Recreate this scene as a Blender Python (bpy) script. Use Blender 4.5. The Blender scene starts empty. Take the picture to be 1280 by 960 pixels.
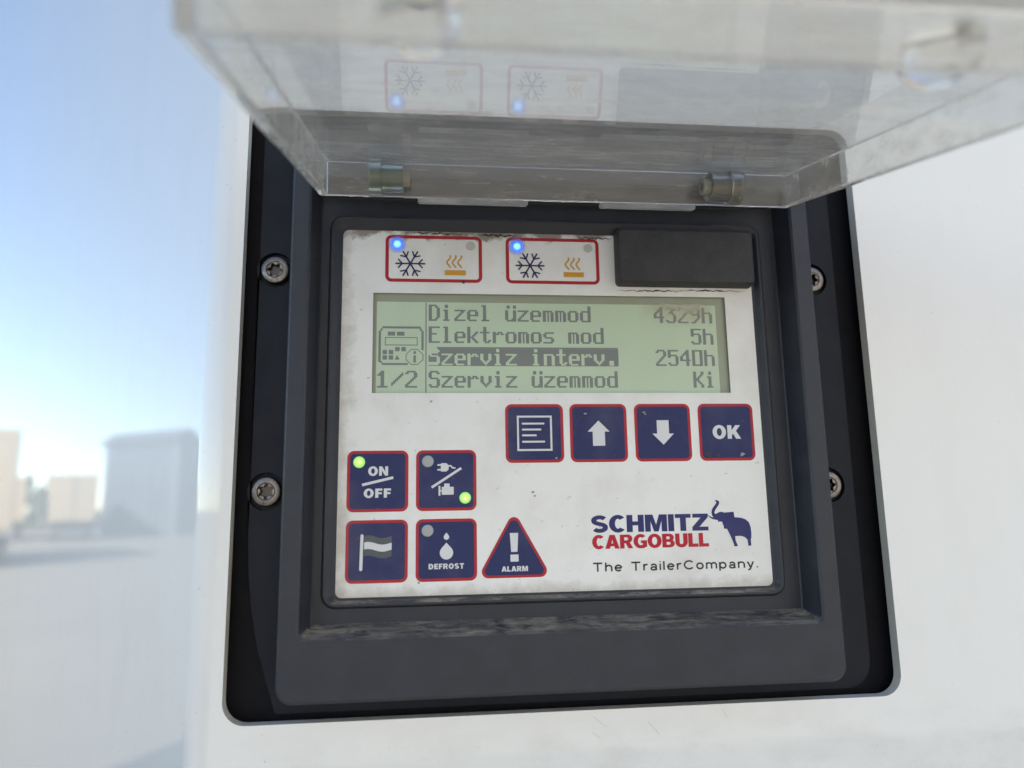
import bpy, bmesh, math, random
from mathutils import Vector, Matrix
random.seed(7)
C = bpy.context.scene.collection
SC = bpy.context.scene
R = math.radians

# ------------------------------------------------------------------ camera
# The panel frame: x to the right, z up, "h" = millimetres out of the wall towards the viewer (world y = -h/1000).
CAM = (-40.09, -239.7, 28.28)
YAW, PITCH, ROLL = R(5.991), R(9.481), R(-0.955)
cy, sy, cp, sp, cr, sr = math.cos(YAW), math.sin(YAW), math.cos(PITCH), math.sin(PITCH), math.cos(ROLL), math.sin(ROLL)
fwd = Vector((sy*cp, cy*cp, sp)); r0 = Vector((cy, -sy, 0)); u0 = r0.cross(fwd)
rt = cr*r0 + sr*u0; up = -sr*r0 + cr*u0
cam_d = bpy.data.cameras.new('camera'); cam = bpy.data.objects.new('camera', cam_d); C.objects.link(cam)
M = Matrix((rt, up, -fwd)).transposed().to_4x4()
M.translation = Vector(CAM)/1000
cam.matrix_world = M
cam_d.sensor_fit = 'HORIZONTAL'; cam_d.sensor_width = 36; cam_d.lens = 900/1280*36
cam_d.clip_start = 0.005; cam_d.clip_end = 3000
cam_d.dof.use_dof = True; cam_d.dof.focus_distance = 0.245; cam_d.dof.aperture_fstop = 7.0
SC.camera = cam

# ------------------------------------------------------------------ sky, sun, exposure
SUN_AZ, SUN_EL = R(75), R(35)          # clockwise from +Y: the sun stands behind the wall, to the right
w = bpy.data.worlds.new('World'); SC.world = w; w.use_nodes = True
nt = w.node_tree; bg = nt.nodes['Background']
sky = nt.nodes.new('ShaderNodeTexSky'); sky.sky_type = 'NISHITA'; sky.sun_disc = False
sky.sun_elevation = SUN_EL; sky.sun_rotation = SUN_AZ; sky.altitude = 100; sky.ozone_density = 1.7; sky.air_density = 0.75; sky.dust_density = 0.05
nt.links.new(sky.outputs[0], bg.inputs[0]); bg.inputs[1].default_value = 0.10
sun_d = bpy.data.lights.new('sun', 'SUN'); sun_d.energy = 4.0; sun_d.angle = R(0.5); sun_d.color = (1, .95, .87)
sun = bpy.data.objects.new('sun', sun_d); C.objects.link(sun)
sd = Vector((math.sin(SUN_AZ)*math.cos(SUN_EL), math.cos(SUN_AZ)*math.cos(SUN_EL), math.sin(SUN_EL)))
sun.rotation_euler = (-sd).to_track_quat('-Z', 'Y').to_euler(); sun.location = sd*20
SC.view_settings.view_transform = 'Standard'; SC.view_settings.look = 'None'
SC.view_settings.gamma = 1; SC.view_settings.exposure = 2.0
SC.view_settings.use_white_balance = True; SC.view_settings.white_balance_temperature = 7300; SC.view_settings.white_balance_tint = 10
SC.cycles.use_denoising = True; SC.cycles.max_bounces = 16; SC.cycles.transmission_bounces = 16
SC.cycles.transparent_max_bounces = 16; SC.cycles.glossy_bounces = 8; SC.cycles.caustics_refractive = True

# ------------------------------------------------------------------ material helpers
class N:
    """A Principled material with a few helpers for procedural wear."""
    def __init__(s, name, base, rough=.5, metal=0, ior=1.5, spec=.5):
        s.m = bpy.data.materials.new(name); s.m.use_nodes = True
        s.t = s.m.node_tree; s.b = s.t.nodes['Principled BSDF']
        s.b.inputs['Base Color'].default_value = (*base, 1); s.b.inputs['Roughness'].default_value = rough
        s.b.inputs['Metallic'].default_value = metal; s.b.inputs['IOR'].default_value = ior
        s.col = None; s.base = base
        s.tc = s.t.nodes.new('ShaderNodeTexCoord'); s.gm = s.t.nodes.new('ShaderNodeNewGeometry')
    def new(s, k): return s.t.nodes.new(k)
    def link(s, a, b): s.t.links.new(a, b)
    def noise(s, scale, detail=4, rough=.6, stretch=(1, 1, 1), dist=0):
        mp = s.new('ShaderNodeMapping'); mp.inputs['Scale'].default_value = stretch
        s.link(s.gm.outputs['Position'], mp.inputs['Vector'])
        n = s.new('ShaderNodeTexNoise'); n.inputs['Scale'].default_value = scale
        n.inputs['Detail'].default_value = detail; n.inputs['Roughness'].default_value = rough
        n.inputs['Distortion'].default_value = dist
        s.link(mp.outputs[0], n.inputs['Vector']); return n.outputs['Fac']
    def ramp(s, f, a, b, lo=0., hi=1.):
        r = s.new('ShaderNodeMapRange'); r.inputs[1].default_value = a; r.inputs[2].default_value = b
        r.inputs[3].default_value = lo; r.inputs[4].default_value = hi; s.link(f, r.inputs[0]); return r.outputs[0]
    def math(s, op, a, b):
        n = s.new('ShaderNodeMath'); n.operation = op
        for i, v in enumerate((a, b)):
            if isinstance(v, (int, float)): n.inputs[i].default_value = v
            else: s.link(v, n.inputs[i])
        return n.outputs[0]
    def axis(s, i, src='pos'):
        x = s.new('ShaderNodeSeparateXYZ')
        s.link(s.gm.outputs['Position' if src == 'pos' else 'Normal'], x.inputs[0]); return x.outputs[i]
    def mix(s, fac, color):
        n = s.new('ShaderNodeMix'); n.data_type = 'RGBA'
        if s.col is None: n.inputs[6].default_value = (*s.base, 1)
        else: s.link(s.col, n.inputs[6])
        n.inputs[7].default_value = (*color, 1); s.link(fac, n.inputs[0])
        s.col = n.outputs[2]; s.link(s.col, s.b.inputs['Base Color']); return s
    def rough(s, f): s.link(f, s.b.inputs['Roughness']); return s
    def bump(s, f, dist, strength=1.):
        n = s.new('ShaderNodeBump'); n.inputs['Strength'].default_value = strength; n.inputs['Distance'].default_value = dist
        s.link(f, n.inputs['Height']); s.link(n.outputs[0], s.b.inputs['Normal']); return s

# white painted outer skin, glossy, lightly soiled
mk = N('white_gelcoat', (.74, .735, .705), .45)
mk.b.inputs['Coat Weight'].default_value = 1; mk.b.inputs['Coat Roughness'].default_value = .02; mk.b.inputs['Coat IOR'].default_value = 1.58
mk.mix(mk.ramp(mk.noise(60, 5, .6, (1, 1, .35)), .5, .85, 0, .14), (.5, .48, .44))
mk.mix(mk.math('MULTIPLY', mk.math('MULTIPLY', mk.ramp(mk.axis(0), -.112, -.08), mk.ramp(mk.axis(2), -.034, -.046)), mk.ramp(mk.noise(90, 6, .7, (.45, 1, 1)), .44, .75, 0, .26)), (.40, .38, .34))
mk.mix(mk.ramp(mk.noise(900, 2, .5), .71, .78, 0, .6), (.28, .25, .21))
mk.bump(mk.noise(14, 3, .5), .0004, .10)
WHITE = mk.m
# edge of the cut-out
mk = N('cut_edge', (.66, .64, .57), .6); mk.mix(mk.ramp(mk.noise(500, 4), .5, .8, 0, .4), (.5, .47, .40)); EDGE = mk.m

def black_plastic(name, base, rough, dust=True):
    k = N(name, base, rough, 0, 1.45 if dust else 1.28)
    g = k.noise(2600, 3, .6)
    k.rough(k.ramp(k.noise(220, 4, .6), .3, .7, rough-.07, rough+.1))
    k.mix(k.ramp(k.noise(110, 7, .75), .42, .72, 0, .5), tuple(c*2.0 for c in base))
    k.mix(k.ramp(k.noise(1100, 2, .5), .68, .78, 0, .28), tuple(c*3.2 for c in base))
    if dust:   # pale grit lying on ledges that face up, broken up by wipe marks
        upz = k.ramp(k.axis(2, 'n'), .45, .9)
        k.mix(k.math('MULTIPLY', upz, k.math('MULTIPLY', k.ramp(k.noise(60, 4, .6), .3, .62, .25, 1), k.ramp(k.noise(330, 7, .82, (.33, 1, 1.1), .8), .40, .60, .06, 1.))), (.38, .32, .245))
    k.bump(g, .00006, .55)
    return k.m
BLACK = black_plastic('black_plastic', (.020, .022, .029), .46)
FLANGE = black_plastic('black_flange', (.010, .0115, .017), .5, False)
BACK = black_plastic('black_gasket', (.006, .006, .008), .7, False)
COVER = black_plastic('black_rubber', (.050, .049, .050), .5, False)

# the printed membrane: off-white, grimy at its rim, with specks
def grime(k, amount=1.):
    k.mix(k.ramp(k.noise(38, 5, .62), .46, .78, 0, .34*amount), (.42, .37, .30))
    k.mix(k.ramp(k.noise(420, 3, .55, (1, 1, 1), .4), .66, .78, 0, .45*amount), (.24, .20, .16))
    return k
mk = grime(N('membrane_white', (.79, .775, .735), .42, 0, 1.35))
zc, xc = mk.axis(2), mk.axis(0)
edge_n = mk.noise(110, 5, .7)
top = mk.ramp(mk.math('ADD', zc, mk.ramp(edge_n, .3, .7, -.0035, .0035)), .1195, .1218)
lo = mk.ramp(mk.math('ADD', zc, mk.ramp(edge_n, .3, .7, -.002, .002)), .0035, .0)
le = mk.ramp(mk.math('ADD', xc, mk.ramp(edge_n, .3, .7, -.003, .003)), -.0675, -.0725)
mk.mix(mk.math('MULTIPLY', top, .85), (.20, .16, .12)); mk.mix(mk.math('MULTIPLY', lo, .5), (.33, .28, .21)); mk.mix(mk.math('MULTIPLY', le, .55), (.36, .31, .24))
mk.bump(mk.noise(1500, 3, .6), .00004, .35)
SHEET = mk.m
def ink(name, c, rough=.4, am=.5):
    k = N(name, c, rough, 0, 1.33); grime(k, am); return k.m
BLUE = ink('ink_blue', (.017, .025, .098), .34, .35); RED = ink('ink_red', (.42, .020, .032), .4, .25)
LWHITE = ink('ink_white', (.66, .66, .66), .4, .4); NAVY = ink('ink_navy', (.026, .029, .125), .4, .15)
LRED = ink('ink_logo_red', (.46, .012, .030), .4, .15); INKBLACK = ink('ink_black', (.03, .03, .032), .4, .1)
ORANGE = ink('ink_orange', (.62, .30, .025), .4, .3); GREY = ink('ink_grey', (.085, .095, .105), .4, .3)
SNOW = ink('ink_violet', (.035, .028, .095), .4, .1)
LEDOFF = ink('lens_grey', (.38, .38, .37), .25, .6); LEDOFF2 = ink('lens_faint', (.50, .49, .46), .35, .8)
GRIME = N('grime_dark', (.05, .042, .035), .8).m; SMUDGE = N('smudge_brown', (.33, .29, .235), .8).m; CRACK = N('crack_dark', (.02, .018, .016), .8).m
mk = N('lcd_green', (.50, .605, .435), .3, 0, 1.35); mk.mix(mk.ramp(mk.noise(35, 3), .4, .7, 0, .35), (.46, .51, .39)); LCD = mk.m
mk = N('lcd_margin_shade', (.31, .335, .25), .35, 0, 1.35); mk.mix(mk.ramp(mk.noise(60, 4), .4, .7, 0, .5), (.30, .29, .20)); MARGIN_SHADE = mk.m  # display margin, with the shade of the window recess put into its colour
LCDINK = N('lcd_dark', (.205, .22, .205), .35, 0, 1.35).m
mk = N('screw_steel', (.23, .205, .185), .38, 1); mk.rough(mk.ramp(mk.noise(900, 4), .3, .7, .25, .6))
mk.mix(mk.ramp(mk.noise(700, 5, .7), .5, .7, 0, .7), (.10, .08, .065)); STEEL = mk.m
SOCKET = N('screw_recess', (.075, .068, .062), .3, 1).m

def led_mat(name, rim, core, rad, s_rim, s_core):
    m = bpy.data.materials.new(name); m.use_nodes = True; t = m.node_tree; b = t.nodes['Principled BSDF']
    b.inputs['Base Color'].default_value = (.12, .16, .16, 1); b.inputs['Roughness'].default_value = .2
    tc = t.nodes.new('ShaderNodeTexCoord'); ln = t.nodes.new('ShaderNodeVectorMath'); ln.operation = 'LENGTH'
    mp = t.nodes.new('ShaderNodeMapping'); mp.inputs['Scale'].default_value = (1, 0, 1)
    t.links.new(tc.outputs['Object'], mp.inputs[0]); t.links.new(mp.outputs[0], ln.inputs[0])
    cr_ = t.nodes.new('ShaderNodeValToRGB'); mr = t.nodes.new('ShaderNodeMapRange'); mr.inputs[2].default_value = rad
    t.links.new(ln.outputs['Value'], mr.inputs[0]); t.links.new(mr.outputs[0], cr_.inputs[0])
    e = cr_.color_ramp.elements; e[0].color = (*[c*s_core for c in core], 1); e[1].color = (*[c*s_rim for c in rim], 1)
    e[0].position = .15; e[1].position = .85
    t.links.new(cr_.outputs[0], b.inputs['Emission Color']); b.inputs['Emission Strength'].default_value = 1
    return m
LEDBLUE = led_mat('led_blue', (.001, .03, .34), (.10, .36, .50), .0019, 1, 1)
LEDGREEN = led_mat('led_green', (.06, .17, .03), (.20, .38, .05), .0019, 1, 1)

# halo round a lit lamp, painted as a glowing ring on the membrane
GLOW = led_mat('lamp_halo', (.0, .012, .10), (.0, .03, .30), .0034, 1, 1); t_ = GLOW.node_tree
mx = t_.nodes.new('ShaderNodeMixShader'); tr = t_.nodes.new('ShaderNodeBsdfTransparent'); mr = [n for n in t_.nodes if n.type == 'MAP_RANGE'][0]
sb = t_.nodes.new('ShaderNodeMapRange'); sb.inputs[1].default_value = .55; sb.inputs[2].default_value = 1.0; sb.inputs[3].default_value = .75; sb.inputs[4].default_value = 0
t_.links.new(mr.outputs[0], sb.inputs[0]); t_.links.new(sb.outputs[0], mx.inputs[0]); t_.links.new(tr.outputs[0], mx.inputs[1])
t_.links.new(t_.nodes['Principled BSDF'].outputs[0], mx.inputs[2]); t_.links.new(mx.outputs[0], t_.nodes['Material Output'].inputs[0])
t_.nodes['Principled BSDF'].inputs['Base Color'].default_value = (.35, .38, .5, 1)
# clear, slightly scuffed polycarbonate
def clear_mat(name, tint, rough, haze, film=(.64, .60, .53)):
    k = N(name, tint, rough, 0, 1.55); k.b.inputs['Transmission Weight'].default_value = 1
    sc_ = k.ramp(k.noise(170, 5, .7, (.25, 1, 1.4)), .46, .74, haze*.6, haze*1.5)
    df = k.new('ShaderNodeMixShader'); d1 = k.new('ShaderNodeBsdfDiffuse'); d2 = k.new('ShaderNodeBsdfTranslucent')
    for d_ in (d1, d2): d_.inputs[0].default_value = (*film, 1)
    k.link(d1.outputs[0], df.inputs[1]); k.link(d2.outputs[0], df.inputs[2])
    ms = k.new('ShaderNodeMixShader'); out = k.t.nodes['Material Output']
    k.link(sc_, ms.inputs[0]); k.link(k.b.outputs[0], ms.inputs[1]); k.link(df.outputs[0], ms.inputs[2]); k.link(ms.outputs[0], out.inputs[0])
    return k.m
CLEAR = clear_mat('clear_polycarbonate', (.97, .98, .965), .010, .27, (.88, .805, .69))
KNUCK = clear_mat('hinge_clear_green', (.84, .93, .87), .12, .22, (.42, .47, .41))
KNUCK2 = clear_mat('hinge_clear_grey', (.90, .90, .86), .12, .30, (.48, .46, .41))
PIN = N('hinge_pin', (.34, .32, .25), .4).m
k_ = N('clear_silicone', (.99, .985, .97), .06, 0, 1.42); k_.b.inputs['Transmission Weight'].default_value = 1
BUMP = k_.m
TAB = clear_mat('tab_clear', (.97, .98, .97), .05, .55, (.86, .86, .84))


# ------------------------------------------------------------------ mesh helpers (all shapes in panel millimetres)
def P(x, h, z): return Vector((x/1000, -h/1000, z/1000))
def empty(name, loc, label, cat, group=None):
    o = bpy.data.objects.new(name, None); C.objects.link(o); o.location = loc
    o['label'] = label; o['category'] = cat
    if group: o['group'] = group
    return o
def wloc(o):
    v = Vector(o.location)
    while o.parent: o = o.parent; v = v + Vector(o.location)
    return v
def obj(name, bm, mats, parent=None, label=None, origin=None, smooth=True, angle=32):
    if not isinstance(mats, (list, tuple)): mats = [mats]
    if origin is None:
        lo = Vector([min(v.co[i] for v in bm.verts) for i in range(3)]); hi = Vector([max(v.co[i] for v in bm.verts) for i in range(3)])
        origin = (lo+hi)/2
    bmesh.ops.translate(bm, verts=bm.verts, vec=-origin)
    for f in bm.faces: f.smooth = smooth
    me = bpy.data.meshes.new(name); bm.to_mesh(me); bm.free()
    for m in mats: me.materials.append(m)
    if smooth: me.set_sharp_from_angle(angle=R(angle))
    o = bpy.data.objects.new(name, me); C.objects.link(o)
    if parent: o.parent = parent; o.location = origin - wloc(parent)
    else: o.location = origin
    if label: o['label'] = label
    return o
def rrect(x0, x1, z0, z1, r, n=6):
    r = max(.001, min(r, (x1-x0)/2-.001, (z1-z0)/2-.001)); pts = []
    for cx, cz, a in ((x1-r, z1-r, 0), (x0+r, z1-r, 90), (x0+r, z0+r, 180), (x1-r, z0+r, 270)):
        for i in range(n+1):
            t = R(a+90*i/n); pts.append((cx+r*math.cos(t), cz+r*math.sin(t)))
    return pts
def roundpoly(pts, r, n=6):
    out = []; m = len(pts)
    for i in range(m):
        a, b, c = Vector(pts[i-1]), Vector(pts[i]), Vector(pts[(i+1) % m])
        d1, d2 = (a-b).normalized(), (c-b).normalized(); half = math.acos(max(-1, min(1, d1.dot(d2))))/2
        t = r/math.tan(half); p1, p2 = b+d1*t, b+d2*t; ctr = b+(d1+d2).normalized()*(r/math.sin(half))
        a1 = math.atan2(*(p1-ctr).yx); a2 = math.atan2(*(p2-ctr).yx); da = (a2-a1+math.pi) % (2*math.pi)-math.pi
        out += [(ctr.x+r*math.cos(a1+da*k/n), ctr.y+r*math.sin(a1+da*k/n)) for k in range(n+1)]
    return out
def circle(cx, cz, r, n=32): return [(cx+r*math.cos(2*math.pi*i/n), cz+r*math.sin(2*math.pi*i/n)) for i in range(n)]
def loft(loops, cap_last=False, cap_first=False, bm=None, fmat=None):
    """loops: list of (points, h); all of one length."""
    bm = bm or bmesh.new(); rings = [[bm.verts.new(P(x, h, z)) for x, z in pts] for pts, h in loops]
    n = len(rings[0])
    for k in range(len(rings)-1):
        for i in range(n):
            f = bm.faces.new((rings[k][i], rings[k][(i+1) % n], rings[k+1][(i+1) % n], rings[k+1][i]))
            if fmat: f.material_index = fmat[k]
    if cap_last: bm.faces.new(rings[-1])
    if cap_first: bm.faces.new(rings[0][::-1])
    return bm
def curve_mesh(polys, extrude=0.):
    cu = bpy.data.curves.new('tmp', 'CURVE'); cu.dimensions = '2D'; cu.fill_mode = 'BOTH'; cu.extrude = extrude
    for pts in polys:
        s = cu.splines.new('POLY'); s.points.add(len(pts)-1); s.use_cyclic_u = True
        for q, (x, z) in zip(s.points, pts): q.co = (x, z, 0, 1)
    return data_mesh(cu)
def data_mesh(cu):
    o = bpy.data.objects.new('tmp', cu); C.objects.link(o); dg = bpy.context.evaluated_depsgraph_get(); dg.update()
    me = bpy.data.meshes.new_from_object(o.evaluated_get(dg)); bpy.data.objects.remove(o); bpy.data.curves.remove(cu)
    return me
def add_flat(bm, polys, h, mi=0):
    """Fills 2-D outlines (inner ones cut holes) as a sheet facing the viewer."""
    me = curve_mesh(polys); vs = [bm.verts.new(P(v.co.x, h, v.co.y)) for v in me.vertices]
    for p in me.polygons:
        try: f = bm.faces.new([vs[i] for i in p.vertices])
        except ValueError: continue
        f.normal_update(); f.material_index = mi
        if f.normal.y > 0: f.normal_flip()
    bpy.data.meshes.remove(me); return bm
def flat(name, polys, h, mat, parent, label=None): return obj(name, add_flat(bmesh.new(), polys, h), mat, parent, label, smooth=False)
def add_slab(bm, polys, h0, h1, mi=0):
    """Filled outlines given a thickness from h0 (back) to h1 (front)."""
    me = curve_mesh(polys, (h1-h0)/2); vs = [bm.verts.new(P(v.co.x, (h0+h1)/2+v.co.z, v.co.y)) for v in me.vertices]
    for p in me.polygons:
        try: bm.faces.new([vs[i] for i in p.vertices]).material_index = mi
        except ValueError: pass
    bpy.data.meshes.remove(me); bmesh.ops.remove_doubles(bm, verts=bm.verts, dist=1e-7)
    bmesh.ops.recalc_face_normals(bm, faces=bm.faces); return bm
def add_stroke(bm, pts, wd, h, cap=True):
    pts = [Vector(p) for p in pts]; L, Rr = [], []
    for i, p in enumerate(pts):
        d = ((pts[min(i+1, len(pts)-1)]-p).normalized() + (p-pts[max(i-1, 0)]).normalized()).normalized()
        nrm = Vector((-d.y, d.x))*wd/2; L.append(p+nrm); Rr.append(p-nrm)
    out = []
    def arc(c, a0):
        return [c+Vector((math.cos(a0+math.pi*k/6), math.sin(a0+math.pi*k/6)))*wd/2 for k in range(1, 6)]
    d1 = pts[-1]-pts[-2]; d0 = pts[1]-pts[0]
    out = Rr + (arc(pts[-1], math.atan2(d1.y, d1.x)-math.pi/2) if cap else []) + L[::-1] + (arc(pts[0], math.atan2(d0.y, d0.x)+math.pi/2) if cap else [])
    return add_flat(bm, [[tuple(p) for p in out]], h)
def add_text(bm, body, x0, x1, z0, z1, h, bold=.0, spacing=1., mi=0):
    cu = bpy.data.curves.new('tmp', 'FONT'); cu.body = body; cu.offset = bold; cu.space_character = spacing; cu.fill_mode = 'FRONT'; cu.resolution_u = 6
    me = data_mesh(cu); xs = [v.co.x for v in me.vertices]; zs = [v.co.y for v in me.vertices]
    ax, bx, az, bz = min(xs), max(xs), min(zs), max(zs)
    vs = [bm.verts.new(P(x0+(v.co.x-ax)/(bx-ax)*(x1-x0), h, z0+(v.co.y-az)/(bz-az)*(z1-z0))) for v in me.vertices]
    for p in me.polygons:
        try: f = bm.faces.new([vs[i] for i in p.vertices])
        except ValueError: continue
        f.normal_update(); f.material_index = mi
        if f.normal.y > 0: f.normal_flip()
    bpy.data.meshes.remove(me); return bm
# heavy block capitals, each drawn in a box of width w and height 1: (width, [filled outlines with holes], [thick strokes])
def _q(*p): return list(p)
def _arc(cx, cz, rx, rz, a0, a1, n=14): return [(cx+rx*math.cos(R(a0+(a1-a0)*i/n)), cz+rz*math.sin(R(a0+(a1-a0)*i/n))) for i in range(n+1)]
def _round(w, t=.29, th=.23): return [_arc(w/2, .5, w/2, .52, 0, 354, 40), _arc(w/2, .5, w/2-t, .52-th, 0, 354, 40)]
def _bowl(w, t=.29): return [_arc(w/2, .5, w/2, .52, 42, 318, 30)+_arc(w/2, .5, w/2-t, .52-.23, 310, 50, 30)]
HEAVY = {
 'O': (.92, _round(.92)), 'C': (.80, _bowl(.86)),
 'G': (.88, [_arc(.46, .5, .46, .52, 44, 270, 28)+[(.66, -.01), (.88, .10), (.88, .56), (.48, .56), (.48, .37), (.60, .37), (.60, .24)]+_arc(.46, .5, .17, .29, 285, 52, 24)]),
 'H': (.84, [[(0, 0), (.29, 0), (.29, .385), (.55, .385), (.55, 0), (.84, 0), (.84, 1), (.55, 1), (.55, .615), (.29, .615), (.29, 1), (0, 1)]]),
 'M': (1.08, [[(0, 0), (.27, 0), (.27, .62), (.43, 0), (.65, 0), (.81, .62), (.81, 0), (1.08, 0), (1.08, 1), (.70, 1), (.54, .40), (.38, 1), (0, 1)]]),
 'I': (.29, [[(0, 0), (.29, 0), (.29, 1), (0, 1)]]),
 'T': (.78, [[(.245, 0), (.535, 0), (.535, .77), (.78, .77), (.78, 1), (0, 1), (0, .77), (.245, .77)]]),
 'Z': (.80, [[(0, 0), (.80, 0), (.80, .23), (.36, .23), (.80, .79), (.80, 1), (.03, 1), (.03, .77), (.44, .77), (0, .21)]]),
 'A': (.92, [[(0, 0), (.29, 0), (.345, .18), (.575, .18), (.63, 0), (.92, 0), (.63, 1), (.29, 1)], [(.40, .38), (.52, .38), (.46, .66)]]),
 'R': (.84, [[(0, 0), (.28, 0), (.28, .37), (.38, .37), (.53, 0), (.84, 0), (.64, .44)]+_arc(.52, .70, .29, .30, -55, 90, 14)+[(0, 1)], [(.28, .58), (.44, .58)]+_arc(.44, .69, .10, .11, -70, 70, 6)+[(.44, .80), (.28, .80)]]),
 'B': (.82, [[(0, 0)]+_arc(.50, .28, .32, .28, -90, 50, 10)+_arc(.49, .73, .28, .27, -35, 90, 10)+[(0, 1)], [(.28, .20), (.42, .20)]+_arc(.44, .30, .10, .10, -80, 80, 6)+[(.42, .40), (.28, .40)], [(.28, .60), (.42, .60)]+_arc(.42, .70, .09, .09, -80, 80, 6)+[(.42, .80), (.28, .80)]]),
 'U': (.82, [[(0, 1), (0, .38)]+_arc(.41, .38, .41, .40, 180, 360, 18)+[(.82, 1), (.53, 1), (.53, .36)]+_arc(.41, .34, .12, .12, 0, -180, 10)+[(.29, 1)]]),
 'L': (.66, [[(0, 0), (.66, 0), (.66, .24), (.29, .24), (.29, 1), (0, 1)]]),
 'N': (.86, [[(0, 0), (.27, 0), (.27, .54), (.58, 0), (.86, 0), (.86, 1), (.59, 1), (.59, .46), (.28, 1), (0, 1)]]),
 'F': (.66, [[(0, 0), (.29, 0), (.29, .38), (.62, .38), (.62, .60), (.29, .60), (.29, .77), (.66, .77), (.66, 1), (0, 1)]]),
 'E': (.68, [[(0, 0), (.68, 0), (.68, .23), (.29, .23), (.29, .39), (.63, .39), (.63, .61), (.29, .61), (.29, .77), (.67, .77), (.67, 1), (0, 1)]]),
 'K': (.90, [[(0, 0), (.29, 0), (.29, .26), (.38, .37), (.57, 0), (.92, 0), (.59, .58), (.90, 1), (.56, 1), (.29, .61), (.29, 1), (0, 1)]]),
 'D': (.86, [[(0, 0), (.36, 0)]+_arc(.38, .5, .48, .50, -85, 85, 20)+[(.36, 1), (0, 1)], [(.29, .23), (.38, .23)]+_arc(.38, .5, .18, .27, -75, 75, 12)+[(.38, .77), (.29, .77)]]),
}
def _s():
    mid = _arc(.40, .705, .275, .19, 28, 250, 18)+_arc(.40, .295, .275, .19, 62, -152, 18)
    o, i_ = [], []
    for k, p in enumerate(mid):
        a, b = Vector(mid[max(k-1, 0)]), Vector(mid[min(k+1, len(mid)-1)]); d = (b-a).normalized(); t = .235 if abs(d.x) > .7 else .255
        n = Vector((-d.y, d.x))*t/2; o.append(tuple(Vector(p)+n)); i_.append(tuple(Vector(p)-n))
    return [o+i_[::-1]]
HEAVY['S'] = (.80, _s())
def add_heavy(bm, word, x0, x1, z0, z1, h, gap=.055):
    tot = sum(HEAVY[c][0] for c in word)+gap*(len(word)-1); kx = (x1-x0)/tot; kz = z1-z0; x = 0
    for c in word:
        wd, polys = HEAVY[c]; add_flat(bm, [[(x0+(x+px)*kx, z0+pz*kz) for px, pz in q] for q in polys], h); x += wd+gap
    return bm
def add_box(bm, lo, hi, mi=0):
    v = [bm.verts.new((x, y, z)) for x in (lo[0], hi[0]) for y in (lo[1], hi[1]) for z in (lo[2], hi[2])]
    for q in ((0, 1, 3, 2), (4, 6, 7, 5), (0, 4, 5, 1), (2, 3, 7, 6), (0, 2, 6, 4), (1, 5, 7, 3)):
        bm.faces.new([v[i] for i in q]).material_index = mi
    bmesh.ops.recalc_face_normals(bm, faces=bm.faces); return bm
def copy_tree(o, parent, delta):
    c = o.copy(); C.objects.link(c); c.parent = parent; c.location = Vector(o.location)+delta
    for ch in list(o.children):
        d = ch.copy(); C.objects.link(d); d.parent = c
    return c

# ------------------------------------------------------------------ the setting
GZ = -1.75
mk = N('yard_concrete', (.15, .14, .125), .85); mk.mix(mk.ramp(mk.noise(.35, 6), .4, .7), (.18, .168, .148)); mk.mix(mk.ramp(mk.noise(14, 4), .5, .7, 0, .5), (.11, .105, .095)); mk.bump(mk.noise(60, 4), .01, .4)
bm = bmesh.new(); bm.faces.new([bm.verts.new(p) for p in ((-900, -900, GZ), (900, -900, GZ), (900, 900, GZ), (-900, 900, GZ))])
g = obj('ground', bm, mk.m, smooth=False); g['kind'] = 'structure'

# white trailer wall: a flat front with the cut-out for the panel, folding back on the left into an angled flank
HOLE = rrect(-105.2, 114.6, -36.8, 169, 7, 8)
XF, ZB, ZT, XR, FOLD, RAD = -108.8, -1250., 2300., 2300., R(52), 11.
bm = add_slab(bmesh.new(), [[(XF, ZB), (XR, ZB), (XR, ZT), (XF, ZT)], HOLE], -4, 0)
dead = []
for f in bm.faces:     # the sawn edge of the hole is raw, unpainted
    c = f.calc_center_median()
    if abs(f.normal.y) < .5 and -.12 < c.x < .12 and -.05 < c.z < .18: f.material_index = 1
    if abs(f.normal.y) < .5 and c.x < -.1087 and f.calc_area() > .005: dead.append(f)
bmesh.ops.delete(bm, geom=dead, context='FACES_ONLY')
prof = [(XF-RAD*math.sin(FOLD*i/20), -RAD*(1-math.cos(FOLD*i/20))) for i in range(21)]
prof.append((prof[-1][0]-900*math.cos(FOLD), prof[-1][1]-900*math.sin(FOLD)))
prof += [(prof[-1][0], -4500), (XR, -4500), (XR, -4)]
lo_ = [bm.verts.new(P(x, h, ZB)) for x, h in prof]; hi_ = [bm.verts.new(P(x, h, ZT)) for x, h in prof]
for i in range(len(prof)-1): bm.faces.new((lo_[i], hi_[i], hi_[i+1], lo_[i+1]))
bm.faces.new(hi_[::-1]); bm.faces.new(lo_)
tb = empty('trailer_body', P(300, -500, ZB), 'white glossy trailer wall round the black control unit', 'trailer wall')
obj('wall_skin', bm, [WHITE, EDGE], tb, angle=25)

SCR = N('scratch_grey', (.52, .50, .46), .7).m
for pts in ([(9.5, -39.0), (12.2, -41.2), (13.6, -42.0)], [(9.0, -43.6), (11.4, -45.4)], [(27, -41), (30.5, -45.0)], [(52, -38.6), (53.5, -41.0)], [(-116.0, 70.0), (-115.6, 68.6)]):
    if pts[0][0] > -111: obj('scratch', add_stroke(bmesh.new(), pts, .18, .03), SCR, tb, smooth=False)

# ------------------------------------------------------------------ the control unit
U = empty('control_unit', P(1, -7, -34), 'black framed cooling control unit with display and raised clear lid', 'control panel')
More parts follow.
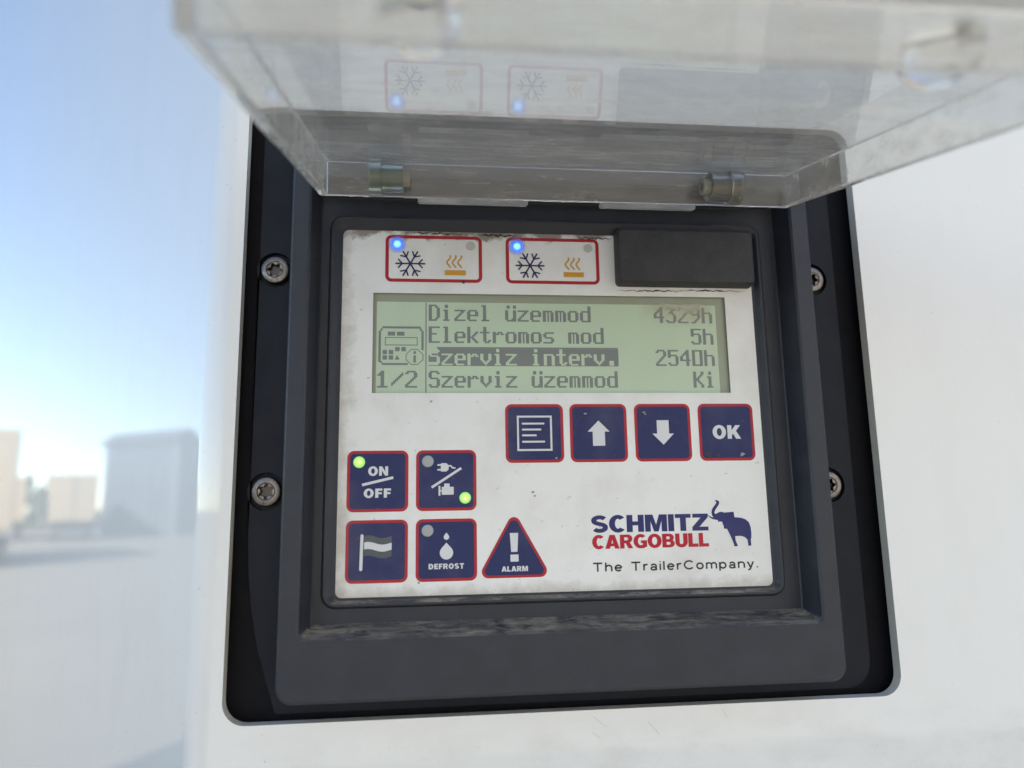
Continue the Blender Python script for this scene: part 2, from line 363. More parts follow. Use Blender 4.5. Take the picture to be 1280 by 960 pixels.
# backing and flange behind the cut-out
bm = loft([(rrect(-118, 127, -48, 182, 4), -13), (rrect(-118, 127, -48, 182, 4), -8.2)], cap_last=True)
obj('backing_plate', bm, BACK, U)
holes = [(-95.7, 109.2), (-95.8, 33.7), (98.1, 108.9), (97.9, 33.2)]
fl = rrect(-101.0, 107.4, -35.2, 166, 9, 8)
# the lower left corner of the flange sweeps in a wide curve
fl = [(x, z) for x, z in fl if not (x < -60 and z < 20)]
k = next(i for i, (x, z) in enumerate(fl) if x > 0 and z < 0)
fl[k:k] = [(-101.0, 20), (-100.4, 8), (-99.0, -4), (-96.8, -15), (-93.8, -25), (-90.5, -35.2)]
bm = add_slab(bmesh.new(), [fl]+[circle(x, z, 6.2) for x, z in holes], -9, -5.6)
for x, z in holes:
    ring = circle(x, z, 6.2); bm2 = add_flat(bm, [ring], -7.6)
obj('mounting_flange', bm, FLANGE, U)
# bezel: raised frame, sloping inner walls, floor and the lip round the membrane
LP = [(rrect(-88.4, 91.2, -30.2, 153, 5), -5.5), (rrect(-87.7, 90.4, -29.2, 152.2, 5), 9.0), (rrect(-86.9, 89.6, -28.2, 151.4, 4.4), 10.0),
      (rrect(-82.2, 84.2, -11.2, 137.0, 2.6), 10.0), (rrect(-81.5, 83.5, -10.5, 136.2, 2.2), 9.4), (rrect(-79.6, 81.9, -8.2, 133.6, 1.2), .5), (rrect(-79.2, 81.5, -7.8, 133.2, 1.0), .1),
      (rrect(-76.7, 76.4, -3.4, 127.2, 4.6), .1), (rrect(-76.3, 76.0, -3.0, 126.8, 4.4), 1.1), (rrect(-75.8, 75.5, -2.5, 126.3, 4), 1.45),
      (rrect(-75.0, 74.7, -1.9, 125.6, 3.4), 1.35), (rrect(-73.4, 73.4, -.9, 123.4, 2.8), -.2), (rrect(-71.5, 71.5, .5, 121.5, 2.0), -.6)]
obj('bezel', loft(LP), BLACK, U, angle=28)
# screws
def star(x, z, n=48): return [(x+(2.15+.38*math.cos(6*t+.4))*math.cos(t), z+(2.15+.38*math.cos(6*t+.4))*math.sin(t)) for t in (2*math.pi*i/n for i in range(n))]
sx, sz = holes[0]
c48 = lambda r: circle(sx, sz, r, 48)
bm = loft([(c48(4.75), -7.6), (c48(4.8), -5.4), (c48(4.55), -4.9), (c48(4.1), -4.65), (c48(2.95), -4.6), (c48(2.65), -4.9), (star(sx, sz), -5.0)])
screw = obj('screw', bm, STEEL, U, 'steel button-head screw with star recess')
bm = loft([(star(sx, sz), -5.0), ([(sx+(x-sx)*.93, sz+(z-sz)*.93) for x, z in star(sx, sz)], -6.9)], cap_last=True)
obj('screw_recess', bm, SOCKET, screw)
for k, (x, z) in enumerate(holes[1:]):
    s = copy_tree(screw, U, P(x-sx, 0, z-sz)-P(0, 0, 0)); s.rotation_euler = (0, (.5, 1.1, 2.0)[k], 0)

# membrane with the display window cut out
WIN = rrect(-61.8, 62.0, 65.45, 100.0, .3, 2)
bm = add_slab(bmesh.new(), [rrect(-72.2, 72.2, -.1, 122.2, 2.0), WIN], -.35, 0)
sheet = obj('face_sheet', bm, SHEET, U, smooth=False)
# torn, grimy upper edge of the membrane under the cover, and finger marks
def blot(pts, h, mat, name): return flat(name, [pts], h, mat, sheet)
def ragged(x0, x1, z, amp, wd, n=26):
    c = [(x0+(x1-x0)*i/n, z+amp*(math.sin(i*1.3)+.7*math.sin(i*2.9+1)+random.uniform(-.6, .6))) for i in range(n+1)]
    ww = [wd*random.uniform(.35, 1.2)*math.sin(math.pi*(i+.4)/(n+.8)) for i in range(n+1)]
    return [(x, zz+a/2) for (x, zz), a in zip(c, ww)]+[(x, zz-a/2) for (x, zz), a in zip(c[::-1], ww[::-1])]
blot(ragged(22.5, 47, 102.0, .16, .55), .04, CRACK, 'crack'); blot(ragged(44, 70, 102.3, .15, .5), .045, CRACK, 'crack')
blot(ragged(-52, -30, 121.6, .18, .7), .16, GRIME, 'crack'); blot(ragged(-27, -12, 121.3, .25, .9), .165, GRIME, 'crack')
blot(ragged(9, 22, 121.0, .22, .7), .17, GRIME, 'crack')
def stain(x, z, r, name='stain', m=None):
    return flat(name, [[(x+r*(1+.35*math.sin(3*t+x)+.25*math.sin(5*t))*math.cos(t)*1.3, z+r*(1+.3*math.sin(2*t+z))*math.sin(t)) for t in (2*math.pi*i/18 for i in range(18))]], .2, m or SMUDGE, sheet)
stain(-31.2, 104.2, .55, m=GRIME); stain(-42.2, 62.6, .33); stain(-.4, 43.3, .3); stain(30.5, 58.6, .35); stain(30.9, 58.0, .25); stain(64.5, 44.0, .6); stain(10.0, 58.3, .4); [stain(*q, m=GRIME) for q in ((53, 43.5, .35), (52.2, 44.4, .8), (56.0, 43.7, .6), (8.4, 57.2, .5))]; stain(-46.0, 4.0, .3)
stain(-63.0, 70.5, .25); stain(-8.5, 32.2, .4); stain(-8.0, 30.9, .3)

# ---- display
dsp = flat('display', [rrect(-63.5, 63.5, 64, 101.5, .3, 2)], -1.15, MARGIN_SHADE, U, 'green character display with four lines of text')
flat('display_field', [[(-60.6, 65.0), (58.6, 65.0), (58.6, 97.2), (-60.6, 97.2)]], -1.10, LCD, dsp)
G = {}
def glyph(ch, rows): G[ch] = rows.split('|')
glyph('D', 'XXXXX..|XX..XX.|XX...XX|XX...XX|XX...XX|XX...XX|XX...XX|XX...XX|XX..XX.|XXXXX..')
glyph('E', 'XXXXXXX|XX.....|XX.....|XX.....|XXXXX..|XX.....|XX.....|XX.....|XX.....|XXXXXXX')
glyph('S', '.XXXXX.|XX...XX|XX.....|XX.....|.XXXXX.|.....XX|.....XX|.....XX|XX...XX|.XXXXX.')
glyph('K', 'XX...XX|XX...XX|XX..XX.|XX.XX..|XXXX...|XXXX...|XX.XX..|XX..XX.|XX...XX|XX...XX')
glyph('i', '..XX...|..XX...|.......|.XXX...|..XX...|..XX...|..XX...|..XX...|..XX...|.XXXX..')
glyph('l', '.XXX...|..XX...|..XX...|..XX...|..XX...|..XX...|..XX...|..XX...|..XX...|.XXXXX.')
glyph('z', '.......|.......|.......|XXXXXXX|....XX.|...XX..|..XX...|.XX....|XX.....|XXXXXXX')
glyph('e', '.......|.......|.......|.XXXXX.|XX...XX|XX...XX|XXXXXXX|XX.....|XX.....|.XXXXX.')
glyph('u', '.XX..XX|.XX..XX|.......|XX...XX|XX...XX|XX...XX|XX...XX|XX...XX|XX..XXX|.XXXXXX')
glyph('m', '.......|.......|.......|XXXXXX.|XX.X.XX|XX.X.XX|XX.X.XX|XX.X.XX|XX.X.XX|XX.X.XX')
glyph('o', '.......|.......|.......|.XXXXX.|XX...XX|XX...XX|XX...XX|XX...XX|XX...XX|.XXXXX.')
glyph('d', '.....XX|.....XX|.....XX|.XXXXXX|XX...XX|XX...XX|XX...XX|XX...XX|XX...XX|.XXXXXX')
glyph('k', 'XX.....|XX.....|XX.....|XX...XX|XX..XX.|XX.XX..|XXXX...|XX.XX..|XX..XX.|XX...XX')
glyph('t', '..XX...|..XX...|..XX...|XXXXXX.|..XX...|..XX...|..XX...|..XX...|..XX.XX|...XXX.')
glyph('r', '.......|.......|.......|XX.XXX.|XXXX.XX|XX.....|XX.....|XX.....|XX.....|XX.....')
glyph('s', '.......|.......|.......|.XXXXXX|XX.....|XX.....|.XXXXX.|.....XX|.....XX|XXXXXX.')
glyph('v', '.......|.......|.......|XX...XX|XX...XX|XX...XX|XX...XX|.XX.XX.|..XXX..|...X...')
glyph('n', '.......|.......|.......|XXXXXX.|XX...XX|XX...XX|XX...XX|XX...XX|XX...XX|XX...XX')
glyph('h', 'XX.....|XX.....|XX.....|XXXXXX.|XX...XX|XX...XX|XX...XX|XX...XX|XX...XX|XX...XX')
glyph('.', '.......|.......|.......|.......|.......|.......|.......|..XXX..|..XXX..|..XXX..')
glyph('0', 'XXXXXXX|XX...XX|XX...XX|XX...XX|XX...XX|XX...XX|XX...XX|XX...XX|XX...XX|XXXXXXX')
glyph('1', '..XX...|.XXX...|XXXX...|..XX...|..XX...|..XX...|..XX...|..XX...|..XX...|XXXXXX.')
glyph('2', '.XXXXX.|XX...XX|.....XX|.....XX|....XX.|...XX..|..XX...|.XX....|XX.....|XXXXXXX')
glyph('3', 'XXXXXXX|....XX.|...XX..|..XXX..|....XX.|.....XX|.....XX|.....XX|XX...XX|.XXXXX.')
glyph('4', '....XX.|...XXX.|..XXXX.|.XX.XX.|XX..XX.|XX..XX.|XXXXXXX|....XX.|....XX.|....XX.')
glyph('5', 'XXXXXXX|XX.....|XX.....|XXXXXX.|XX...XX|.....XX|.....XX|.....XX|XX...XX|.XXXXX.')
glyph('9', '.XXXXX.|XX...XX|XX...XX|XX...XX|.XXXXXX|.....XX|.....XX|....XX.|...XX..|.XXX...')
glyph('/', '.......|......X|.....XX|....XX.|...XX..|..XX...|.XX....|XX.....|X......|.......')
DX, DZ, HT = .5475, .575, -1.05
def cell(bm, x0, x1, z0, z1):
    bm.faces.new([bm.verts.new(P(*p)) for p in ((x0, HT, z0), (x1, HT, z0), (x1, HT, z1), (x0, HT, z1))])
def lcd_text(bm, s, x, zt, right=False, dx=DX, inv=False):
    if right: x -= len(s)*8*dx-dx
    for i, ch in enumerate(s):
        g_ = G.get(ch, ['.......']*10)
        for r_ in range(10):
            row = g_[r_]+'.'; c0 = 0
            if inv:
                row = ''.join('.' if c == 'X' else 'X' for c in row)
                if i == 0: row = (row[:5].replace('X', 'X' if 3 <= r_ <= 7 else '.') + row[5:])[:8] if 3 <= r_ <= 7 else '......'+row[6:]
            while c0 < 8:
                if row[c0] == 'X':
                    c1 = c0
                    while c1 < 8 and row[c1] == 'X': c1 += 1
                    grow = 0 if inv else .12
                    cell(bm, x+(i*8+c0)*dx, x+(i*8+c1)*dx, zt-(r_+1)*DZ, zt-r_*DZ)
                    c0 = c1
                else: c0 += 1
bm = bmesh.new()
for k, (a, b) in enumerate((('Dizel uzemmod', '4329h'), ('Elektromos mod', '5h'), ('Szerviz interv.', '2540h'), ('Szerviz uzemmod', 'Ki'))):
    zt = 96.35-7.72*k
    lcd_text(bm, a, -43.1, zt, inv=(k == 2)); lcd_text(bm, b, 57.3, zt, right=True)
    if k == 2:
        cell(bm, -43.1+5*DX, 22.5, zt+.02, zt+DZ); cell(bm, -43.1, 22.5, zt-10*DZ-.24, zt-10*DZ-.01)
lcd_text(bm, '1/2', -60.2, 73.2, dx=DX*1.06)
obj('display_text', bm, LCDINK, dsp, smooth=False)
bm = bmesh.new(); cell(bm, -44.15, -43.8, 65.6, 97.0); obj('display_divider', bm, LCDINK, dsp, smooth=False)
# pictogram of the control unit on the display
bm = bmesh.new(); X0, Z0 = -59.9, 75.2
def px_(x0, x1, z0, z1): cell(bm, X0+x0, X0+x1, Z0+z0, Z0+z1)
ix = lambda v: (v-100)/575*15.3        # zoomed picture columns and rows to millimetres
iz = lambda v: (580-v)/510*13.4
def pb(x0, y0, x1, y1): px_(ix(x0), ix(x1), iz(y1), iz(y0))
pb(145, 72, 630, 100); pb(100, 130, 130, 540); pb(640, 130, 668, 385); pb(145, 555, 470, 582)
pb(122, 100, 150, 130); pb(618, 100, 648, 130); pb(122, 530, 148, 555)
pb(215, 143, 308, 195); pb(330, 143, 425, 195)
pb(180, 215, 592, 226); pb(180, 313, 592, 324); pb(180, 226, 190, 313); pb(582, 226, 592, 313)
for a, b in ((152, 385), (230, 385), (152, 455), (230, 455), (310, 345), (387, 345)): pb(a, b, a+56, b+56)
pb(310, 488, 362, 512); pb(320, 470, 350, 488); pb(330, 455, 342, 470)
pb(540, 398, 572, 436); pb(540, 455, 572, 548)
oc = [(512, 370), (594, 370), (666, 440), (666, 515), (594, 580), (512, 580), (442, 515), (442, 440)]
oc2 = [(554+(x-554)*.9, 475+(y-475)*.9) for x, y in oc]
add_flat(bm, [[(X0+ix(x), Z0+iz(y)) for x, y in oc], [(X0+ix(x), Z0+iz(y)) for x, y in oc2]], HT)
obj('display_pictogram', bm, LCDINK, dsp, smooth=False)

# glare on the upper right of the display, painted as a pale sheet
k_ = N('painted_glare', (.62, .56, .42), .5); tr = k_.new('ShaderNodeBsdfTransparent'); mx = k_.new('ShaderNodeMixShader')
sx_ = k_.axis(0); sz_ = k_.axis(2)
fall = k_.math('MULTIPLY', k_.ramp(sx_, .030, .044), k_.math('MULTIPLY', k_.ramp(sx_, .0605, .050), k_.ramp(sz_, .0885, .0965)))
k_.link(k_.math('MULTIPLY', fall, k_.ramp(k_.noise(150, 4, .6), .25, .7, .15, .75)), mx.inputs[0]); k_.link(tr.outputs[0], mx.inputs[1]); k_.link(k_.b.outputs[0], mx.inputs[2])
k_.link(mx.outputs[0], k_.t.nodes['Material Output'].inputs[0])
flat('display_glare', [[(30, 88), (61, 88), (61, 97.5), (30, 97.5)]], -.9, k_.m, dsp)

# ---- indicator windows
def frame(x0, x1, z0, z1, r, wd): return [rrect(x0, x1, z0, z1, r), rrect(x0+wd, x1-wd, z0+wd, z1-wd, max(.3, r-wd))]
def dome(cx, cz, r, hgt, n=28):
    lp = [(circle(cx, cz, r*math.cos(R(a)), n), .12+hgt*math.sin(R(a))) for a in (0, 20, 40, 60, 78)]
    return loft(lp, cap_last=True)
def snowflake(cx, cz, L):
    bm = bmesh.new(); k = 0
    for a in (0, 60, 120):
        d = Vector((math.cos(R(a)), math.sin(R(a)))); add_stroke(bm, [Vector((cx, cz))-d*L, Vector((cx, cz))+d*L], .55, .12+.006*k); k += 1
    for a in range(0, 360, 60):
        d = Vector((math.cos(R(a)), math.sin(R(a)))); p = Vector((cx, cz))+d*L*.56
        for s in (-48, 48):
            e = Vector((math.cos(R(a+s)), math.sin(R(a+s)))); add_stroke(bm, [p, p+e*L*.40], .5, .12+.006*k); k += 1
    return bm
def heat(cx, zb):
    bm = add_flat(bmesh.new(), [[(cx-3.6, zb), (cx+3.6, zb), (cx+3.6, zb+1.75), (cx-3.6, zb+1.75)]], .12)
    for dx in (-1.9, 0, 1.9):
        add_stroke(bm, [(cx-.35+dx+.62*math.sin(t*2.1+.6), zb+2.6+4.5*(1-t/3.4)) for t in [i*.26 for i in range(14)]], .52, .12, False)
    return bm
for x0, x1, lb in ((-57.9, -24.7, 'left red framed indicator with lit blue lamp'), (-16.4, 16.75, 'right red framed indicator with lit blue lamp')):
    o = flat('indicator_frame', frame(x0, x1, 103.95, 120.7, 2.1, 1.15), .08, RED, U, lb); dx = x0+57.9
    obj('snowflake_icon', snowflake(-49.4+dx, 110.5, 4.9), SNOW, o, smooth=False)
    obj('heat_icon', heat(-34.0+dx, 106.6), ORANGE, o, smooth=False)
    obj('lamp', dome(-53.9+dx, 117.4, 1.95, .3), LEDBLUE, o, 'glowing blue lamp')
    flat('lamp_glow', [circle(-53.9+dx, 117.4, 3.4), circle(-53.9+dx, 117.4, 1.97)], .115, GLOW, o)
    obj('lamp', dome(-28.6+dx, 117.3, 1.6, .12), LEDOFF2, o, 'unlit grey lamp')

# ---- keys
def key(name, x0, z0, label, s=19.75):
    bm = add_flat(bmesh.new(), [rrect(x0+.95, x0+s-.95, z0+.95, z0+s-.95, 1.3)], .12)
    o = obj(name, bm, BLUE, U, label, smooth=False)
    flat('key_border', [rrect(x0, x0+s, z0, z0+s, 2.2)], .07, RED, o)
    return o, x0+s/2, z0+s/2
HI = .20
def rect(x0, z0, x1, z1): return [(x0, z0), (x1, z0), (x1, z1), (x0, z1)]
o, cx, cz = key('menu_key', -17.45, 41.85, 'blue key with a white list symbol')
bm = add_flat(bmesh.new(), [rect(cx-5.95, cz-5.95, cx+5.95, cz+5.95), rect(cx-5.3, cz-5.3, cx+5.3, cz+5.3)], HI)
for z, xe in ((3.25, 3.1), (1.25, 2.0), (-.7, .4), (-2.85, 3.2)): add_stroke(bm, [(cx-4.0, cz+z), (cx+xe, cz+z)], .62, HI)
obj('list_icon', bm, LWHITE, o, smooth=False)
o, cx, cz = key('up_key', 4.5, 41.85, 'blue key with a white up arrow')
flat('arrow_icon', [[(cx, cz+4.2), (cx-3.8, cz+.4), (cx-2.1, cz+.4), (cx-2.1, cz-4.4), (cx+2.1, cz-4.4), (cx+2.1, cz+.4), (cx+3.8, cz+.4)]], HI, LWHITE, o)
o, cx, cz = key('down_key', 26.95, 41.85, 'blue key with a white down arrow')
flat('arrow_icon', [[(cx, cz-4.2), (cx+3.8, cz-.4), (cx+2.1, cz-.4), (cx+2.1, cz+4.2), (cx-2.1, cz+4.2), (cx-2.1, cz-.4), (cx-3.8, cz-.4)]], HI, LWHITE, o)
o, cx, cz = key('confirm_key', 49.5, 41.85, 'blue key lettered OK')
obj('key_lettering', add_heavy(bmesh.new(), 'OK', cx-5.0, cx+5.0, cz-2.35, cz+2.35, HI, .1), LWHITE, o, smooth=False)
o, cx, cz = key('power_key', -69.3, 26.55, 'blue key lettered ON OFF with a lit green lamp')
bm = add_heavy(bmesh.new(), 'ON', cx-3.1, cx+3.3, cz+1.75, cz+4.75, HI, .12); add_heavy(bm, 'OFF', cx-4.4, cx+4.3, cz-5.35, cz-2.4, HI, .14)
add_stroke(bm, [(cx-5.0, cz-1.2), (cx+5.0, cz+1.1)], .85, HI, False); obj('key_lettering', bm, LWHITE, o, smooth=False)
lamp_on = obj('lamp', dome(cx-6.05, cz+6.2, 1.9, .55), LEDGREEN, o, 'glowing green lamp')
o, cx, cz = key('source_key', -47.05, 26.55, 'blue key with plug and engine symbols and a lit green lamp')
bm = add_flat(bmesh.new(), [roundpoly([(cx-1.8, cz+2.85), (cx+.0, cz+2.85), (cx+.75, cz+3.5), (cx+.75, cz+4.9), (cx+.0, cz+5.6), (cx-1.8, cz+5.6)], .25, 3)], HI)
add_stroke(bm, [(cx-2.7, cz+5.0), (cx-1.7, cz+5.0)], .55, HI+.008); add_stroke(bm, [(cx-2.7, cz+3.45), (cx-1.7, cz+3.45)], .55, HI+.008)
add_stroke(bm, [(cx+.7, cz+4.6), (cx+1.4, cz+4.75), (cx+2.0, cz+4.1), (cx+2.8, cz+3.95)], .5, HI+.008)
add_stroke(bm, [(cx-4.8, cz-2.3), (cx+4.9, cz+3.9)], .8, HI, False)
add_flat(bm, [roundpoly([(cx-1.5, cz-4.7), (cx+2.4, cz-4.7), (cx+2.4, cz-2.15), (cx+1.05, cz-2.15), (cx+1.05, cz-1.05), (cx-.7, cz-1.05), (cx-.7, cz-2.15), (cx-1.5, cz-2.15)], .15, 2)], HI)
add_flat(bm, [rect(cx-2.55, cz-5.0, cx-1.95, cz-1.8)], HI); add_flat(bm, [rect(cx-1.94, cz-3.65, cx-1.51, cz-3.2)], HI)
obj('plug_engine_icon', bm, LWHITE, o, smooth=False)
obj('lamp', dome(cx-6.05, cz+6.25, 1.9, .3), LEDOFF, o, 'unlit grey lamp')
obj('lamp', dome(cx+6.15, cz-5.8, 1.9, .55), LEDGREEN, o, 'glowing green lamp')
o, cx, cz = key('flag_key', -69.3, 4.2, 'blue key with a striped flag symbol')
wave = lambda z: [(cx-4.0+8.7*i/12, cz+z+.42*math.sin(.6+2*math.pi*i/12)-.02*i) for i in range(13)]
bm = add_flat(bmesh.new(), [wave(2.7)+wave(4.75)[::-1]], HI); add_flat(bm, [wave(-1.6)+wave(.45)[::-1]], HI)
fi = obj('flag_icon', bm, GREY, o, smooth=False)
bm = add_flat(bmesh.new(), [wave(.47)+wave(2.68)[::-1]], HI); add_stroke(bm, [(cx-4.7, cz+5.0), (cx-4.95, cz-5.5)], 1.0, HI+.01)
obj('flag_icon', bm, LWHITE, o, smooth=False)
o, cx, cz = key('defrost_key', -47.05, 4.2, 'blue key lettered DEFROST with an unlit lamp')
def drop(x, zt, zb, wd):
    r = wd/2; c = zb+r; d = zt-c; a = math.acos(min(1, r/d))
    return [(x, zt)]+[(x+r*math.sin(t), c+r*math.cos(t)) for t in [a+(2*math.pi-2*a)*i/24 for i in range(25)]]
bm = add_flat(bmesh.new(), [drop(cx, cz+5.5, cz+3.2, 1.75)], HI); add_flat(bm, [drop(cx, cz+2.3, cz-3.05, 4.3)], HI)
add_heavy(bm, 'DEFROST', cx-5.7, cx+5.65, cz-6.0, cz-4.3, HI, .15); obj('drops_icon', bm, LWHITE, o, smooth=False)
obj('lamp', dome(cx-6.1, cz+6.2, 1.9, .3), LEDOFF, o, 'unlit grey lamp')
T = [(-15.05, 26.3), (-27.3, 4.75), (-3.0, 4.75)]
tc_ = (-15.05, 11.0)
bm = add_flat(bmesh.new(), [roundpoly([(tc_[0]+(x-tc_[0])*.885, tc_[1]+(z-tc_[1])*.885+.1) for x, z in T], 1.5)], .12)
o = obj('alarm_key', bm, BLUE, U, 'blue triangular key lettered ALARM', smooth=False)
flat('key_border', [roundpoly(T, 2.1)], .07, RED, o)
bm = add_flat(bmesh.new(), [[(-16.5, 19.0), (-13.75, 19.0), (-14.1, 12.95), (-16.15, 12.95)]], HI); add_flat(bm, [rect(-16.4, 9.85, -13.75, 12.1)], HI)
add_heavy(bm, 'ALARM', -19.35, -10.75, 6.75, 8.4, HI, .1); obj('exclamation_icon', bm, LWHITE, o, smooth=False)

# ---- printed maker's mark
SH = .07
THIN = {   # light sans letters drawn as strokes (cap height 1): width, open strokes, rings (cx, cz, rx, rz)
 'T': (.84, [[(0, .93), (.84, .93)], [(.42, .93), (.42, 0)]], []), 'l': (.02, [[(0, 0), (0, 1)]], []), 'i': (.02, [[(0, 0), (0, .72)], [(0, .90), (0, 1)]], []),
 'h': (.54, [[(0, 0), (0, 1)], _arc(.27, .40, .27, .27, 170, 0, 10)+[(.54, 0)]], []), 'n': (.54, [[(0, 0), (0, .72)], _arc(.27, .40, .27, .27, 170, 0, 10)+[(.54, 0)]], []),
 'm': (.92, [[(0, 0), (0, .72)], _arc(.23, .43, .23, .24, 170, 0, 10)+[(.46, 0)], _arc(.69, .43, .23, .24, 170, 0, 10)+[(.92, 0)]], []),
 'e': (.60, [[(.02, .36), (.58, .36)], _arc(.30, .35, .29, .31, 2, 318, 22)], []), 'r': (.32, [[(0, 0), (0, .72)], _arc(.28, .36, .28, .31, 175, 75, 8)], []),
 'a': (.55, [_arc(.27, .45, .23, .22, 165, 0, 10)+[(.50, .10), (.56, .03)]], [(.25, .20, .23, .17)]), 'C': (.84, [_arc(.45, .5, .43, .45, 40, 320, 26)], []),
 'o': (.62, [], [(.31, .35, .29, .31)]), 'p': (.60, [[(0, -.26), (0, .72)]], [(.30, .35, .28, .31)]),
 'y': (.56, [[(0, .70), (.28, .02)], [(.56, .70), (.26, -.06), (.17, -.21), (.02, -.23)]], []), '.': (.06, [[(.03, 0), (.03, .14)]], []), ' ': (.25, [], [])}
def add_thin(bm, text, x0, x1, z0, z1, h, gap=.33, t=.185):
    tot = sum(THIN[c][0] for c in text)+gap*(len(text)-1); kx = (x1-x0)/tot; kz = z1-z0; x = 0; k = 0
    for c in text:
        wd, st, rg = THIN[c]; f = lambda p: (x0+(x+p[0])*kx, z0+p[1]*kz)
        for q in st: add_stroke(bm, [f(p) for p in q], t*kz, h+.006*(k % 5), False); k += 1
        for cx_, cz_, a, b in rg:
            add_flat(bm, [[f((cx_+(a+s_*t*kz/kx/2)*math.cos(u), cz_+(b+s_*t/2)*math.sin(u))) for u in (2*math.pi*i/28 for i in range(28))] for s_ in (1, -1)], h+.006*(k % 5)); k += 1
        x += wd+gap
    return bm
o = obj('brand_lettering', add_heavy(bmesh.new(), 'SCHMITZ', 10.75, 50.9, 18.5, 24.1, SH), NAVY, sheet, smooth=False)
obj('brand_lettering', add_heavy(bmesh.new(), 'CARGOBULL', 10.85, 50.75, 13.2, 17.7, SH, .04), LRED, sheet, smooth=False)
obj('brand_tagline', add_thin(bmesh.new(), 'The TrailerCompany.', 10.9, 67.2, 5.95, 8.8, SH), INKBLACK, sheet, smooth=False)
EL = [(872, 78), (885, 74), (898, 80), (901, 92), (895, 104), (885, 118), (872, 135), (866, 150), (868, 158), (878, 158), (892, 150), (905, 147), (920, 148), (925, 152), (988, 148), (992, 182), (1010, 183), (1035, 186), (1062, 196), (1082, 215), (1091, 245), (1093, 280), (1090, 312), (1086, 318), (1087, 352), (1086, 357), (1067, 357), (1068, 348), (1065, 320), (1050, 305), (1030, 297), (1005, 296), (988, 298), (990, 325), (1000, 352), (1002, 358), (977, 358), (978, 348), (965, 310), (950, 275), (940, 252), (920, 250), (920, 232), (915, 225), (912, 208), (898, 206), (884, 208), (886, 198), (870, 194), (850, 190), (832, 178), (820, 160), (835, 172), (852, 180), (858, 180), (850, 168), (847, 150), (852, 130), (865, 112), (878, 98), (882, 86), (876, 82)]
flat('elephant_emblem', [[(10.75+(x-95)*.0552, 23.5-(y-167)*.0545) for x, y in EL]], SH, NAVY, sheet)

# ---- rubber cover of the service socket
bm = loft([(rrect(22.3, 72.2, 103.3, 124.2, 1.6), 0), (rrect(22.6, 71.9, 103.6, 123.6, 1.5), 4.0), (rrect(23.1, 70.9, 104.1, 122.4, 1.2), 5.0)], cap_last=True)
obj('socket_cover', bm, COVER, U, 'blank black rubber cover above the display')

# ------------------------------------------------------------------ the raised clear lid
LA = R(14); LK = 142.0
def LPt(x, d, off):     # d outwards along the lid from the hinge line, off along its upper normal
    h = d*math.cos(LA)+off*math.sin(LA)*1; z = LK-d*math.sin(LA)+off*math.cos(LA)
    return P(x, h, z)
def lid_box(bm, x0, x1, d0, d1, o0, o1):
    v = [bm.verts.new(LPt(x, d, o)) for x in (x0, x1) for d in (d0, d1) for o in (o0, o1)]
    for q in ((0, 1, 3, 2), (4, 6, 7, 5), (0, 4, 5, 1), (2, 3, 7, 6), (0, 2, 6, 4), (1, 5, 7, 3)): bm.faces.new([v[i] for i in q])
    return v
bm = bmesh.new()
A = [LPt(x, d, o) for x, d, o in ((-78, 18, 3), (80, 18, 3), (80, 149, 3), (-78, 149, 3))]      # top outer
B = [LPt(x, d, o) for x, d, o in ((-78, 18, -10.3), (80, 18, -10.3), (80, 149, -10.3), (-78, 149, -10.3))]
Cc = [LPt(x, d, o) for x, d, o in ((-75.2, 21, -10.3), (77.2, 21, -10.3), (77.2, 146, -10.3), (-75.2, 146, -10.3))]
Dd = [LPt(x, d, o) for x, d, o in ((-75.0, 21.2, 0), (77.0, 21.2, 0), (77.0, 145.8, 0), (-75.0, 145.8, 0))]
rings = [[bm.verts.new(p) for p in q] for q in (A, B, Cc, Dd)]
for a, b in zip(rings, rings[1:]):
    for i in range(4): bm.faces.new((a[i], a[(i+1) % 4], b[(i+1) % 4], b[i]))
bm.faces.new(rings[0]); bm.faces.new(rings[3])
bmesh.ops.recalc_face_normals(bm, faces=bm.faces)
bmesh.ops.bevel(bm, geom=list(bm.edges), offset=.00045, segments=2, affect='EDGES', profile=.5)
lid = obj('lid', bm, CLEAR, U, 'clear scuffed plastic lid swung up over the panel', smooth=False)
for x0, x1 in ((-46.5, -10.5), (14.0, 46.5)):
    bm = bmesh.new(); lid_box(bm, x0, x1, 17.4, 20.9, -12.0, -10.36); bmesh.ops.recalc_face_normals(bm, faces=bm.faces)
    bmesh.ops.bevel(bm, geom=list(bm.edges), offset=.0003, segments=2, affect='EDGES')
    obj('lid_tab', bm, TAB, lid, smooth=False)
def tube(bm, x0, x1, y, z, ro, ri, n=28):
    rr = []
    for x, r in ((x0, ri), (x0, ro), (x1, ro), (x1, ri)):
        rr.append([bm.verts.new((x/1000, y/1000+r/1000*math.cos(2*math.pi*i/n), z/1000+r/1000*math.sin(2*math.pi*i/n))) for i in range(n)])
    for k in range(4):
        a, b = rr[k], rr[(k+1) % 4]
        for i in range(n): bm.faces.new((a[i], a[(i+1) % n], b[(i+1) % n], b[i]))
    bmesh.ops.recalc_face_normals(bm, faces=bm.faces); return bm
HY, HZ = -23.5, 130.6
for sgn, xa in ((1, -61.5), (-1, 59.5)):
    bm = tube(bmesh.new(), xa, xa+sgn*4, HY, HZ, 5.6, 3.4); tube(bm, xa+sgn*4.1, xa+sgn*10.5, HY, HZ, 4.7, 2.9)
    kn = obj('hinge_knuckle', bm, KNUCK if sgn > 0 else KNUCK2, lid, 'greenish clear hinge knuckle' if sgn > 0 else 'yellowed clear hinge knuckle')
    bm = tube(bmesh.new(), xa+sgn*.3, xa+sgn*12.8, HY, HZ, 2.7, 1.3); obj('hinge_pin', bm, PIN, kn)
